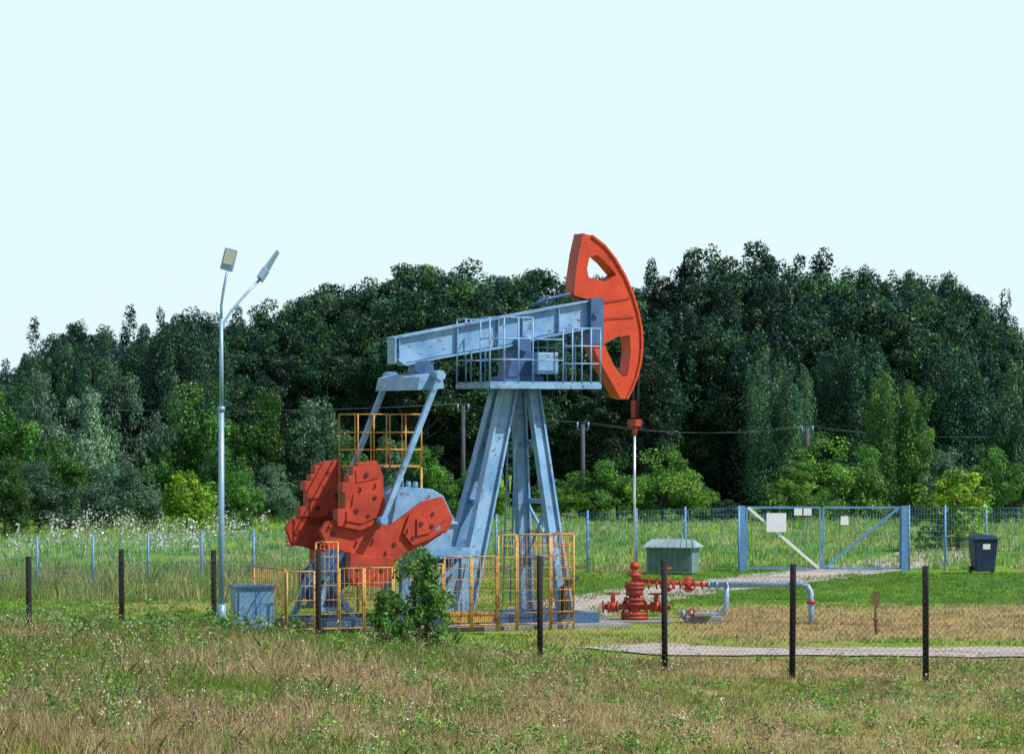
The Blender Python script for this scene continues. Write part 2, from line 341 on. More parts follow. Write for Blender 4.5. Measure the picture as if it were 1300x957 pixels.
# ---------------------------------------------------------------- grass
def blades(x,y,z,h,w,col,rng,lean=0.35):
    n=len(x); a=rng.random(n)*6.283; la=rng.random(n)*6.283; le=lean*rng.random(n)*h
    dx=np.cos(a)*w/2; dy=np.sin(a)*w/2; lx=np.cos(la)*le; ly=np.sin(la)*le
    P=lambda fx,off,fz:np.stack([x+lx*fx+dx*off,y+ly*fx+dy*off,z+h*fz],1)
    V=np.stack([P(0,-1,0),P(0,1,0),P(.35,.7,.55),P(1,0,1),P(.35,-.7,.55)],1)
    return V,col
def grass_obj(name,n,x0,x1,y0,y1,hf,w,colf,seed,dens=None,lean=0.4,nclump=None):
    rng=np.random.default_rng(seed)
    nc=nclump or n//14
    cx=x0+(x1-x0)*rng.random(nc); cy=y0+(y1-y0)*rng.random(nc)
    keep=[];H=[];C=[];Z=[]
    for i in range(nc):
        X,Y=cx[i],cy[i]
        if dens and rng.random()>dens(X,Y): continue
        keep.append(i);H.append(hf(X,Y,rng));C.append(colf(X,Y,rng));Z.append(gh(X,Y))
    cx=cx[keep];cy=cy[keep];H=np.array(H);C=np.array(C);Z=np.array(Z)
    per=max(1,n//nc); ci=np.repeat(np.arange(len(cx)),per); m=len(ci)
    sp=0.10+0.12*H[ci]
    x=cx[ci]+rng.normal(size=m)*sp; y=cy[ci]+rng.normal(size=m)*sp
    h=H[ci]*(0.40+0.70*rng.random(m)); c=C[ci]*(0.55+0.9*rng.random(m))[:,None]
    V,c=blades(x,y,Z[ci]-0.03,h,w*(0.6+0.8*rng.random(m)),c,rng,lean)
    me=npmesh(name,V,5,c,GRASS); ob=bpy.data.objects.new(name,me); scene.collection.objects.link(ob); return ob
STR=[(0.54,0.44,0.21),(0.44,0.34,0.17),(0.64,0.56,0.34)]; GRN=[(0.15,0.27,0.04),(0.10,0.20,0.03),(0.25,0.36,0.06)]
BRN=[(0.20,0.11,0.07),(0.28,0.17,0.10)]
def fgcol(x,y,rng):
    g=noise.noise((x*0.35,y*0.22,1.5))+0.55*noise.noise((x*1.5,y*1.1,4.2))+(0.35 if y>61 and x<-3 else 0)
    if g+0.28*rng.normal()>0.24: return GRN[rng.integers(3)]
    return BRN[rng.integers(2)] if rng.random()<0.20 else STR[rng.integers(3)]
def wh(x): return 0.13+0.17*(1-sstep(-7,5.2,x))
def fgh(x,y,rng):
    return wh(x)*(0.5+0.6*rng.random()+0.6*max(0,noise.noise((x*0.9,y*0.6,9))))
def onroad(x,y): return x>2.0 and 66.6<y<70.2
def fgd(x,y):
    if onroad(x,y): return 0.02
    if y>62 and x>3.5: return 0.55
    return 0.9 if noise.noise((x*.8,y*.8,3))>-.2 else .45
grass_obj('foreground_meadow_grass',640000,-14,14,39,66,fgh,0.0085,fgcol,1,fgd,0.8,106000)
def midcol(x,y,rng):
    dd=dryness(x,y)+0.12*rng.normal()
    return STR[rng.integers(3)] if dd>0.55 else ([(0.19,0.36,0.035),(0.14,0.30,0.03),(0.27,0.40,0.05)][rng.integers(3)])
def offdrive(x,y):
    if onroad(x,y): return 0.03
    px=650+x/y*F; py=HOR+CAMH*F/y
    if px>700:
        c=np.interp(px,[700,760,850,960,1045,1100],[776,764,748,738,727,722])
        if abs(py-c)<5.5: return 0.03
    if -4<x<3.6 and 74.5<y<81: return 0.08
    return 0.9
grass_obj('mown_grass',230000,-20,20,65,108,lambda x,y,r:(0.08+0.07*r.random())*(1.7 if (x<-3 and y<75) or y>106 else 1),0.022,midcol,2,offdrive,0.8)
grass_obj('field_grass',120000,-32,32,106,176,lambda x,y,r:0.16+0.18*r.random()+0.22*max(0,noise.noise((x*.2,y*.2,2))),0.04,lambda x,y,r:[(0.18,0.34,0.06),(0.14,0.29,0.05),(0.29,0.37,0.09),(0.36,0.38,0.18)][r.integers(4)],3,lambda x,y:0.9,0.6)
grass_obj('fence_line_weeds',26000,-20,-2,88,104,lambda x,y,r:0.25+0.35*r.random(),0.025,lambda x,y,r:[(0.26,0.28,0.10),(0.14,0.27,0.05),(0.40,0.36,0.18)][r.integers(3)],5,lambda x,y:0.9,0.5)
def weeds(name,n,x0,x1,y0,y1,seed,size=0.055,cols=GRN,hs=1.0,per=14,hfix=None,cr=0.10):
    rng=np.random.default_rng(seed);C=[];R=[]
    for i in range(n):
        x=x0+(x1-x0)*rng.random(); y=y0+(y1-y0)*rng.random()
        if noise.noise((x*0.4,y*0.4,seed))<-0.05: continue
        if onroad(x,y): continue
        H=(hfix or wh(x)*1.3)*(0.5+0.75*rng.random())*hs
        for k in range(5):
            C.append((x+rng.normal()*0.08,y+rng.normal()*0.08,gh(x,y)+H*(0.2+0.17*k))); q=cr+0.06*rng.random()-0.012*k; R.append((q,q,q))
    V,c=leaves(np.array(C),np.array(R),per,size,cols,rng,shell=0.2)
    me=npmesh(name,V,4,c,LEAF); ob=bpy.data.objects.new(name,me); scene.collection.objects.link(ob)
weeds('foreground_weeds',1600,-14,14,40,67,5,0.05,[(0.11,0.25,0.04),(0.08,0.18,0.03),(0.20,0.33,0.06)])
weeds('weed_seedheads',2600,-14,14,40,66,8,0.03,[(0.22,0.13,0.08),(0.34,0.25,0.15),(0.07,0.045,0.045)],1.45,9)
weeds('pale_seedheads',900,-14,14,40,66,9,0.03,[(0.66,0.60,0.46),(0.5,0.44,0.32)],1.4,7)
weeds('tall_green_weeds',110,-11,-3.5,60,66,13,0.07,[(0.10,0.26,0.04),(0.17,0.34,0.05)],1.0,16,0.50)
weeds('white_wildflowers',230,-17.5,-10,118,148,21,0.10,[(0.74,0.76,0.74),(0.62,0.64,0.58)],1.0,5,0.95,0.16)

# ---------------------------------------------------------------- pumpjack
TH=math.radians(24); PJ=empty('oil_pumpjack',(0.086,77.6,0),TH)
def u(px,v=0): return (px-655-23.6*v)/53.0
def z(py): return CAMH+(HOR-py)/58.0
def P(px,py,v=0): return (u(px,v),-v,z(py))
def poly(pp,v=0): return [(u(a,v),z(b)) for a,b in pp]
mb=MB()
prof=[(502,432),(757,379),(757,412),(690,425),(640,438),(560,452),(513,462),(503,456)]
mb.prism(poly(prof,0.1),-0.11,0.11)
mb.bar(P(498,431),P(758,378),0.44,0.045); 
bl=[(503,457),(513,464),(560,454),(640,440),(690,427),(757,413)]
for a,b in zip(bl,bl[1:]): mb.bar(P(*a),P(*b),0.44,0.045)
for t in (0.02,0.3,0.5,0.62,0.8,0.97):
    px=500+257*t; yt=431-53*t; yb=np.interp(px,[503,513,560,640,690,757],[457,464,454,440,427,413])
    mb.bar(P(px,yt+1),P(px,yb-1),0.02,0.40,up=(0,1,0))
mb.done('walking_beam',BLUE,PJ)
mb=MB(); mb.box(u(499),u(499)+0.03,-0.225,0.225,z(463),z(430)); mb.done('beam_end_plate',BLUE,PJ)
hv=0.24
out_=[(741,295),(752,298),(768,310),(782,327),(795,349),(805,372),(812,395),(816,415),(817,435),(815,458),(810,478),(803,495),(797,506),(789,505),(775,480),(762,458),(753,438),(754,405),(757,380),(742,378),(729,374),(731,350),(735,322)]
h1=[(749,326),(759,322),(771,332),(784,347),(770,356),(748,351),(746,340)]
h2=[(768,436),(784,427),(801,424),(803,445),(799,476),(792,478),(780,462)]
mb=MB(); mb.prism(poly(out_,hv),-hv,hv,[poly(h1,hv),poly(h2,hv)])
arc=out_[1:13]
for a,b in zip(arc,arc[1:]): mb.bar((u(a[0],hv),0,z(a[1])),(u(b[0],hv),0,z(b[1])),0.56,0.05)
mb.done('horsehead',RED,PJ)
mb=MB()
for a,b in [((757,384),(806,376)),((757,404),(812,400))]:
    mb.bar((u(a[0],hv),-hv-0.012,z(a[1])),(u(b[0]-5,hv),-hv-0.012,z(b[1])),0.024,0.05)
mb.done('horsehead_stiffeners',REDD,PJ)
mb=MB(); mb.box(u(744),u(760),-0.3,0.3,z(436),z(377)); mb.tube([(u(750),-0.36,z(398)),(u(750),0.36,z(398))],0.07,10); mb.done('head_hinge_block',BLUED,PJ)
mb=MB(); mb.tube([P(676,388,.15),P(690,380,.15),P(726,372,.15)],0.035,6); mb.tube([P(676,388,-.15),P(690,380,-.15),P(726,372,-.15)],0.03,6); mb.bar(P(690,386,0),P(690,376,0),0.4,0.03)
mb.done('head_latch_arms',BLUED,PJ)
uw=u(808); mb=MB()
for s_ in(-0.12,0.12): mb.tube([(uw+0.06,s_,z(430)),(uw+0.03,s_,z(500)),(uw,s_,z(535))],0.022,6)
mb.done('bridle_cables',DARK,PJ)
mb=MB(); mb.box(uw-0.07,uw+0.07,-0.2,0.2,z(541),z(532)); mb.tube([(uw,0,z(541)),(uw,0,z(552))],0.05,10); mb.box(uw-0.05,uw+0.05,-.08,.08,z(530),z(508)); mb.done('carrier_bar',REDD,PJ)
mb=MB(); mb.tube([(uw,0,z(552)),(uw,0,z(722))],0.028,10); mb.done('polished_rod',STEEL,PJ)
mb=MB(); tz=z(493)
def leg(u0,v0,u1,v1,w,hh):
    a=Vector((u1,-v1,0.25)); b=Vector((u0,-v0,tz)); d=(b-a).normalized(); fw=Vector((1,0,0)); sd=d.cross(fw).normalized(); up=sd.cross(d).normalized()
    mb.bar(a,b,0.09,hh*.9,up=(1,0,0),w2=.09,h2=hh*.8)
    for s_ in(-1,1): mb.bar(a+up*s_*hh*.5,b+up*s_*hh*.43,w,0.045,up=(1,0,0),w2=w*.85)
leg(0.30,0.22,0.74,1.0,0.25,0.27); leg(0.16,-0.22,0.70,-1.0,0.25,0.27)
leg(-0.28,0.22,-1.52,0.55,0.30,0.38); leg(-0.28,-0.22,-1.52,-0.55,0.30,0.38)
mb.done('samson_post_legs',BLUE,PJ)
mb=MB()
def lp(s_,front,t):
    return Vector((0.3 if front else -0.28,-0.22*s_,tz)).lerp(Vector((0.74 if front else -1.52,-(1.0 if front else .55)*s_,0.25)),t)
for t in(0.25,0.5,0.75): mb.bar(lp(1,1,t),lp(-1,1,t),0.1,0.1); mb.bar(lp(1,0,t),lp(-1,0,t),0.1,0.1)
for a,b in((0.5,0.75),): 
    mb.bar(lp(1,1,a),lp(-1,1,b),0.05,0.05); mb.bar(lp(-1,1,a),lp(1,1,b),0.05,0.05)
mb.done('post_cross_braces',BLUE,PJ)
mb=MB(); a0=lp(-1,1,.02)+Vector((-.32,-.1,0)); a1=lp(-1,1,0.97)+Vector((-.3,.5,0))
for o in(-0.2,0.2): mb.tube([a0+Vector((0,o,0)),a1+Vector((0,o,0))],0.02,5)
for i in range(17):
    c=a0.lerp(a1,i/17); mb.tube([c+Vector((0,-.2,0)),c+Vector((0,.2,0))],0.013,5)
mb.done('ladder',BLUE,PJ)
mb=MB(); mb.box(-0.45,0.48,-0.4,0.4,z(493),z(478)); mb.prism([(-0.32,z(478)),(0.35,z(478)),(0.22,z(440)),(-0.18,z(440))],-0.3,0.3)
mb.tube([(0.02,-0.42,z(437)),(0.02,0.42,z(437))],0.16,14); mb.done('centre_bearing',BLUED,PJ)
mb=MB(); mb.box(u(686,.9),u(712,.9),-0.75,-0.4,z(475),z(448)); mb.done('platform_box',BLUE,PJ,0.02)
x0,x1=-1.02,1.62; yv=0.9; zf=z(487)
mb=MB(); mb.box(x0,x1,-yv,yv,zf,zf+0.035)
for yy in(-yv,yv,0): mb.bar((x0,yy,zf-0.06),(x1,yy,zf-0.06),0.06,0.115)
for xx in(x0,-0.5,.5,x1): mb.bar((xx,-yv,zf-0.055),(xx,yv,zf-0.055),0.06,0.10)
mb.done('service_platform',BLUE,PJ)
mb=MB()
for sgn in(-1,1):
    yy=sgn*yv
    for seg,(a,b,hh) in enumerate([(x0,0.0,1.42),(0.72,x1,1.2)]):
        for fz in(1.0,0.68,0.36): mb.tube([(a,yy,zf+hh*fz),(b,yy,zf+hh*fz)],0.018,6)
        k=4 if seg==0 else 5
        for i in range(k): xx=a+(b-a)*i/(k-1); mb.tube([(xx,yy,zf),(xx,yy,zf+hh)],0.018,6)
    mb.tube([(0,yy,zf+0.5),(0.72,yy,zf+0.5)],0.018,6); mb.tube([(0,yy,zf+0.95),(0.72,yy,zf+0.95)],0.018,6)
for xx,hh in((x0,1.42),(x1,1.2)):
    for fz in(1.0,.68,.36):
        mb.tube([(xx,-yv,zf+hh*fz),(xx,-0.4,zf+hh*fz)],0.018,6); mb.tube([(xx,0.4,zf+hh*fz),(xx,yv,zf+hh*fz)],0.018,6)
    for yy in(-.4,.4): mb.tube([(xx,yy,zf),(xx,yy,zf+hh)],0.018,6)
mb.done('platform_railing',BLUE,PJ)
mb=MB(); uq=u(522); zq=z(487)
mb.prism([(uq-.32,zq-.16),(uq+.30,zq-.12),(uq+.26,zq+.12),(uq+.05,zq+.2),(uq-.26,zq+.12)],-1.2,1.2)
mb.done('equalizer',BLUE,PJ)
mb=MB(); mb.prism(poly([(522,482),(548,480),(546,462),(538,458),(526,460)]),-0.22,0.22); mb.tube([P(535,467,.33),P(535,467,-.33)],0.13,12)
mb.done('tail_bearing',BLUED,PJ)
mb=MB()
for s_ in(1,-1):
    a=(u(556,1.25),-1.45*s_,z(478)); b=(u(487,1.25),-1.45*s_,z(656)); mb.bar(a,b,0.11,0.11,up=(1,0,0))
    mb.tube([(a[0],-1.1*s_,a[2]),(a[0],-1.54*s_,a[2])],0.11,10); mb.tube([(b[0],-1.0*s_,b[2]),(b[0],-1.56*s_,b[2])],0.09,12)
mb.done('pitman_arms',BLUE,PJ)
# cranks and counterweights
vn=1.12
crank=[(417,668),(424,657),(440,655),(492,653),(500,664),(540,634),(564,628),(577,655),(572,668),(540,690),(505,706),(470,704),(440,692),(425,690)]
upw=[(447,601),(452,601),(452,590),(458,590),(459,586),(481,583),(489,602),(489,622),(493,640),(494,654),(462,668),(434,662),(434,642),(443,641),(443,622),(439,621),(440,610),(447,609)]
low=[(450,694),(470,700),(502,702),(504,715),(498,729),(488,738),(456,736),(450,726)]
rw=[(522,650),(545,636),(562,632),(574,655),(566,668),(548,680),(526,688),(514,672)]
for nm,sg in(('near',1),('far',-1)):
    def yy(a,b): 
        return (-a,-b) if sg==1 else (b,a)
    mb=MB(); r=yy(1.12,0.98); mb.prism(poly(crank,vn),min(r),max(r))
    for i in range(9):
        t=i/9; px=505+(572-505)*t; py=707+(668-707)*t
        mb.prism(poly([(px,py-3),(px+4.4,py-5.5),(px+5.8,py-1.5),(px+1.6,py+1.2)],vn),min(r)+.02,max(r)-.02)
    for i in range(5):
        py=668+i*5; mb.prism(poly([(421,py),(425,py+1),(425,py+4),(417,py+3)],vn),min(r)+.02,max(r)-.02)
    mb.done('crank_arm',REDD,PJ,0.008)
    mb=MB()
    for pl,a,b in((upw,1.26,0.98),(low,1.22,0.96),(rw,1.20,0.94)):
        r=yy(a,b); mb.prism(poly(pl,vn),min(r),max(r))
    for pl,a in(([(452,624),(482,618),(486,640),(486,650),(462,660),(444,656),(444,645),(450,640)],1.29),([(455,594),(479,590),(483,604),(456,610)],1.28),([(530,655),(548,643),(560,641),(566,655),(546,672),(530,676)],1.24)):
        r=yy(a,a-.06); mb.prism(poly(pl,vn),min(r),max(r))
    mb.done('counterweights',REDD,PJ,0.008)
    mb=MB()
    ys_=(-1.26 if sg==1 else -0.98+1.96)
    for px,py,rr,off in[(468,600,.05,-.03),(456,644,.055,-.03),(478,628,.045,-.03),(470,650,.04,-.03),(460,714,.05,.03),(488,716,.05,.03),(432,672,.05,.14),(505,686,.05,.14),(535,661,.05,.02),(549,649,.04,.02),(548,664,.05,.02),(526,678,.04,.06)]:
        if sg==-1: off=0
        c=(u(px,vn),ys_+off*sg,z(py)); mb.tube([c,(c[0],c[1]-.02*sg,c[2])],rr,10)
    mb.done('bolt_hole_discs',HOLE,PJ)  # raised dark discs standing in for bolts and shaded bolt holes
    mb=MB()
    for px,py,off in[(462,617,0),(480,612,0),(445,655,0),(520,668,.06),(540,682,.14),(460,726,.03),(480,726,.03),(427,662,.14),(495,696,.14),(480,680,.14),(460,682,.14)]:
        if sg==-1: off=0
        c=(u(px,vn),ys_+off*sg,z(py)); mb.tube([c,(c[0],c[1]-.07*sg,c[2])],.035,6)
    mb.done('clamp_nuts',REDD,PJ)
mb=MB(); mb.prism([(u(492),z(700)),(u(560),z(700)),(u(566),z(660)),(u(552),z(628)),(u(538),z(619)),(u(505),z(616)),(u(494),z(625)),(u(488),z(660))],-0.55,0.55)
mb.tube([(u(528),-1.2,z(664)),(u(528),1.1,z(664))],0.12,12); mb.box(u(488),u(568),-.62,.62,z(664),z(660))
for yy_ in(-.4,0,.4): mb.tube([(u(520),yy_,z(617)),(u(520),yy_,z(610))],.06,8)
mb.done('gearbox',BLUE,PJ,0.02)
mb=MB(); mb.box(u(500),u(585),-.6,.6,z(706),z(698)+.1)
for px in(505,578):
    for yv_ in(-.5,.5): mb.bar((u(px),yv_,0.3),(u(px),yv_,z(706)),.2,.2)
mb.bar((u(505),-.5,.4),(u(578),-.5,z(706)),.1,.1); mb.bar((u(505),.5,.4),(u(578),.5,z(706)),.1,.1)
mb.done('gearbox_pedestal',BLUE,PJ)
mb=MB(); mb.tube([(u(418),-0.35,0.85),(u(418),0.35,0.85)],0.26,16); mb.box(u(418)-.3,u(418)+.3,-.3,.3,.5,.65); mb.tube([(u(418),-.42,.85),(u(418),-.35,.85)],.2,14)
mb.done('motor',BLUED,PJ,0.01)
mb=MB()
for yy in(-.75,.5):
    mb.bar((u(388),yy,.22),(u(408),yy,1.15),.09,.12); mb.bar((u(440),yy,.22),(u(408),yy,1.15),.09,.12); mb.bar((u(394),yy,.5),(u(430),yy,.5),.07,.08)
mb.bar((u(408),-.8,1.15),(u(408),.55,1.15),.1,.1)
mb.done('motor_frame',BLUE,PJ)
mb=MB(); mb.prism([(u(400),.7),(u(425),.55),(u(540),z(690)),(u(540),z(640)),(u(510),z(630)),(u(400),1.2)],.62,.72); mb.done('belt_guard',BLUED,PJ,0.02)
mb=MB()
for yy in(-.95,.95): mb.bar((u(385),yy,.2),(u(735),yy,.2),.25,.22)
for px in(388,440,500,580,640,700,732): mb.bar((u(px),-.95,.2),(u(px),.95,.2),.2,.2)
mb.done('skid_frame',BLUED,PJ)
mb=MB(); mb.box(u(440),u(765),-1.5,1.5,-0.2,0.09); mb.done('concrete_foundation',CONC,PJ,0.02)
mb=MB(); mb.tube([(u(690),-1.1,.3),(u(690),-1.1,.9)],.1,10); mb.tube([(u(690),-1.1,.9),(u(706),-1.1,1.1)],.06,8); mb.done('brake_lever_mount',DARK,PJ)
mb=MB(); a,b=u(455),u(533); y0,y1=-0.15,0.95; zf2=z(592); zt2=z(526)
mb.box(a,b,y0,y1,zf2,zf2+.04)
for yy in(y0,y1):
    for fz in(1,.66,.33): mb.tube([(a,yy,zf2+(zt2-zf2)*fz),(b,yy,zf2+(zt2-zf2)*fz)],.017,6)
    for i in range(5): xx=a+(b-a)*i/4; mb.tube([(xx,yy,zf2),(xx,yy,zt2)],.017,6)
for xx in(a,b):
    for fz in(1,.66,.33): mb.tube([(xx,y0,zf2+(zt2-zf2)*fz),(xx,y1,zf2+(zt2-zf2)*fz)],.017,6)
    for yy in(y0,y1): mb.tube([(xx,yy,.3),(xx,yy,zf2)],.028,6)
for i in range(1,10): mb.tube([(a,y0+(y1-y0)*.3,zf2-.35*i+.1),(a,y0+(y1-y0)*.75,zf2-.35*i+.1)],.014,5)
mb.done('gearbox_platform',YEL,PJ)
def cage(mb,p,q,zb,zt,sp=0.11,hb=4):
    p=Vector((*p,0));q=Vector((*q,0));Ln=(q-p).length
    at=lambda t,zz:(p.x+(q.x-p.x)*t,p.y+(q.y-p.y)*t,zz)
    for t in(0,1): mb.tube([at(t,0.0),at(t,zt)],.023,6)
    for i in range(hb+1): mb.tube([at(0,zb+(zt-zb)*i/hb),at(1,zb+(zt-zb)*i/hb)],.018 if i in(0,hb) else .009,5)
    n=max(1,int(Ln/sp))
    for i in range(1,n): mb.tube([at(i/n,zb),at(i/n,zt)],.0055,4)
cv=1.75; mb=MB(); yb=-cv
us=[u(p,cv) for p in(378,412,440,470,505,566,600,632)]
hs=[1.35,1.95,1.4,1.4,1.45,1.6,1.6]
for i in range(len(us)-1): cage(mb,(us[i]+.02,yb),(us[i+1]-.02,yb),.15,hs[i],.09,6 if hs[i]>1.5 else 4)
for a_,b_ in((632,656),(656,698),(698,728)):
    cage(mb,(u(a_,cv)+.02,yb),(u(b_,cv)-.02,yb),.15,2.05,.10,8)
cage(mb,(u(728,cv),yb+.05),(u(728,cv),1.2),.15,2.05,.12,8); cage(mb,(us[0],yb+.05),(us[0],.2),.15,1.4,.12,5)
mb.done('guard_cage',YEL,PJ)
mb=MB()
for a_,b_ in((568,598),(602,630)): mb.box(u(a_,cv),u(b_,cv),yb+.03,yb+.04,.2,.45)
mb.done('guard_kick_panels',YEL,PJ)

# ---------------------------------------------------------------- wellhead
wc=Vector(PJ.location)+Vector((math.cos(TH)*uw,math.sin(TH)*uw,0)); WD=wc.y
WH=empty('wellhead',(wc.x,wc.y,0),0)
def q(px): return (px-808)/F*WD
def zz(py): return WZ(py,WD)
mb=MB(); mb.tube([(0,0,0),(0,0,zz(755))],.13,14)
for zc,r in((.12,.30),(.20,.30),(.42,.24),(.52,.24),(.78,.22),(.86,.22)): mb.tube([(0,0,zc-.03),(0,0,zc+.03)],r,16)
for zc,r in((.16,.27),(.47,.21),(.82,.19)):
    for i in range(10): a=i*.628; mb.tube([(math.cos(a)*r,math.sin(a)*r,zc-.1),(math.cos(a)*r,math.sin(a)*r,zc+.1)],.02,5)
mb.tube([(0,0,.6),(0,0,.78)],.2,14)
mb.tube([(0,0,.85),(0,0,1.35)],.07,10); mb.tube([(0,0,1.02),(0,0,1.1)],.15,12); mb.tube([(0,0,1.2),(0,0,1.32)],.1,10)
mb.done('wellhead_body',REDD,WH)
mb=MB()
for s_,L_ in((-1,.72),(1,.8)):
    mb.tube([(0,0,.35),(s_*L_,0,.35)],.065,10)
    for t in(.25,.38,.58,.7): mb.tube([(s_*(t-.02),0,.35),(s_*(t+.02),0,.35)],.13,12)
    mb.tube([(s_*.48,0,.35),(s_*.48,0,.62)],.05,8); mb.wheel((s_*.48,0,.64),(0,0,1),.15,.018)
    mb.tube([(s_*.48,0,.25),(s_*.48,0,.45)],.11,10)
mb.tube([(0,0,.95),(q(900),-.02,zz(742))],.05,10)
for px in(826,836,858,866,884,894): mb.tube([(q(px)-.018,-.01,zz(742)),(q(px)+.018,-.01,zz(742))],.10,12)
for px in(848,876):
    mb.tube([(q(px),0,zz(750)),(q(px),0,zz(732))],.085,10); mb.tube([(q(px),0,zz(742)),(q(px),-.25,zz(742))],.035,8); mb.wheel((q(px),-.27,zz(742)),(0,1,0),.14,.018)
mb.tube([(q(848),0,zz(732)),(q(848),0,zz(722))],.03,8); mb.wheel((q(848),0,zz(721)),(0,0,1),.12,.018)
mb.done('wellhead_valves',REDD,WH)
FP=empty('flow_pipeline',(wc.x,wc.y,0))
mb=MB(); r=.062
mb.tube([(q(900),0,zz(742)),(q(1018),-.3,zz(741)),(q(1026),-.35,zz(743)),(q(1030),-.4,zz(750)),(q(1030),-.5,zz(770)),(q(1030),-.5,-.05)],r,12)
mb.tube([(q(866),0,zz(780)),(q(910),0,zz(780)),(q(920),-.02,zz(778)),(q(924),-.05,zz(770)),(q(925),-.08,zz(742))],r,12)
for px in(902,912,925,1005): mb.tube([(q(px)-.02,-.02-(px-900)*.0025,zz(742)),(q(px)+.02,-.02-(px-900)*.0025,zz(742))],.09,12)
for px in(870,880,900): mb.tube([(q(px)-.02,0,zz(780)),(q(px)+.02,0,zz(780))],.11,12)
mb.done('pipe_run',GALV,FP)
mb=MB(); mb.wheel((q(880),-.2,zz(780)),(0,1,0),.13,.02); mb.tube([(q(880),0,zz(780)),(q(880),-.2,zz(780))],.04,8); mb.tube([(q(1030),-.5,.45),(q(1030),-.5,.52)],.1,10); mb.done('pipe_valve',REDD,FP)
mb=MB(); mb.box(q(872),q(918),-.35,.25,-.1,.16); mb.box(q(882),q(905),-.5,.1,.16,.24); mb.box(q(735),q(775),-.4,.2,-.1,.12); mb.box(q(765),q(855),-.6,.6,-.1,.07); mb.done('pipe_support_blocks',CONC,FP,.015)

# ---------------------------------------------------------------- street lamp
SL=empty('street_lamp',(WX(281,77),77,0))
def sxp(px): return (px-281)/F*77
def sz(py): return WZ(py,77)
mb=MB(); mb.tube([(0,0,-.1),(0,0,sz(520))],.07,12,.06); mb.tube([(0,0,sz(520)),(0,0,sz(405))],.05,12,.04)
mb.tube([(0,0,0),(0,0,.5)],.1,12); mb.tube([(0,0,sz(522)),(0,0,sz(516))],.08,12)
mb.tube([(0,0,sz(410)),(sxp(281),0,sz(388)),(sxp(284),-.03,sz(368)),(sxp(289),-.1,sz(345))],.03,8)
mb.tube([(0,0,sz(425)),(sxp(284),.02,sz(410)),(sxp(293),.1,sz(395)),(sxp(310),.25,sz(374)),(sxp(330),.45,sz(352))],.03,8)
mb.done('pole',GALV,SL)
mb=MB(); c=Vector((sxp(291),-.1,sz(330)))
d1=(Vector((sxp(294),-.15,sz(317)))-Vector((sxp(287),-.1,sz(344)))).normalized()
mb.bar(c-d1*.24,c+d1*.24,.28,.08,up=(0,-1,.3)); mb.done('lamp_head',GALV,SL,.015)
mb=MB(); mb.bar(c-d1*.10+Vector((0,-.045,0)),c+d1*.19+Vector((0,-.045,0)),.21,.02,up=(0,-1,.3)); mb.done('lamp_lens',CREAM,SL)
mb=MB(); a=Vector((sxp(328),.43,sz(354))); b=Vector((sxp(351),.6,sz(317))); mb.bar(a,b,.30,.06,up=(-.85,.35,.4),w2=.18,h2=.03); mb.bar(a,a.lerp(b,.35),.2,.12,up=(-.85,.35,.4)); mb.done('lamp_head_far',GALV,SL,.015)

CC=empty('control_cabinet',(WX(321,74.5),74.5,0),math.radians(14))
mb=MB(); mb.box(-.42,.42,-.3,.3,.12,.98); mb.done('cabinet_body',BLUE,CC,.015)
mb=MB(); mb.box(-.46,.46,-.35,.33,.98,1.03); mb.box(-.36,-.34,-.32,-.3,.2,.9); mb.box(-.4,.4,-.28,.28,-.05,.12); mb.done('cabinet_lid',BLUED,CC)
mb=MB(); mb.box(-.34,-.01,-.312,-.303,.16,.9); mb.box(.01,.36,-.312,-.303,.16,.9); mb.box(.03,.06,-.33,-.312,.45,.6); mb.done('cabinet_doors',BLUE,CC)

# ---------------------------------------------------------------- fences
def chain(mb,p,q,zb0,zb1,h,sp=.075,r=.0024):
    p=Vector((*p,0));q=Vector((*q,0));Ln=(q-p).length
    def at(s,t):
        f=s/Ln; return (p.x+(q.x-p.x)*f,p.y+(q.y-p.y)*f,zb0+(zb1-zb0)*f+t)
    s=-h
    while s<Ln:
        for up in(1,0):
            s0,s1=s,s+h; a=max(0,s0);b=min(Ln,s1)
            if b<=a: continue
            ta,tb=(a-s0),(b-s0)
            if not up: ta,tb=h-ta,h-tb
            mb.tube([at(a,ta),at(b,tb)],r,3)
        s+=sp*1.414
front=[(-90,712,64.5),(36,706,65.2),(154,697,68.2),(271,698,68),(404,697,68.4),(542,702,66.8),(685,706,65),(843,711,63.3),(1007,716,61.6),(1175,718,60.9),(1345,720,60.2),(1520,722,59.6)]
FF=empty('chain_link_fence')
mb=MB();mc=MB();pp=[]
for px,t,d in front:
    x=WX(px,d); g=gh(x,d); top=WZ(t,d); pp.append((x,d,g,top)); mb.tube([(x+random.uniform(-.02,.02),d,g-.2),(x,d,top)],.055,9)
mb.done('fence_posts',POST,FF)
for a_,b_ in zip(pp,pp[1:]):
    h=min(a_[3]-a_[2],b_[3]-b_[2])-.25
    chain(mc,(a_[0],a_[1]-.06),(b_[0],b_[1]-.06),a_[2]+.08,b_[2]+.08,h)
    for dz in(.22,.6,1.0,1.45):
        A=Vector((a_[0],a_[1]-.06,a_[3]-dz));Bq=Vector((b_[0],b_[1]-.06,b_[3]-dz)); mid=(A+Bq)/2-Vector((0,0,.03)); mc.tube([A,mid,Bq],.003,3)
    A=Vector((a_[0],a_[1]-.06,a_[3]-.03));Bq=Vector((b_[0],b_[1]-.06,b_[3]-.03)); mc.tube([A,(A+Bq)/2-Vector((0,0,.05)),Bq],.003,3)
mc.done('chain_link_wire',paint('rusty_wire',(0.06,0.06,0.06),(0.12,0.11,0.10),ramt=.5),FF)
BF=empty('wire_mesh_fence')
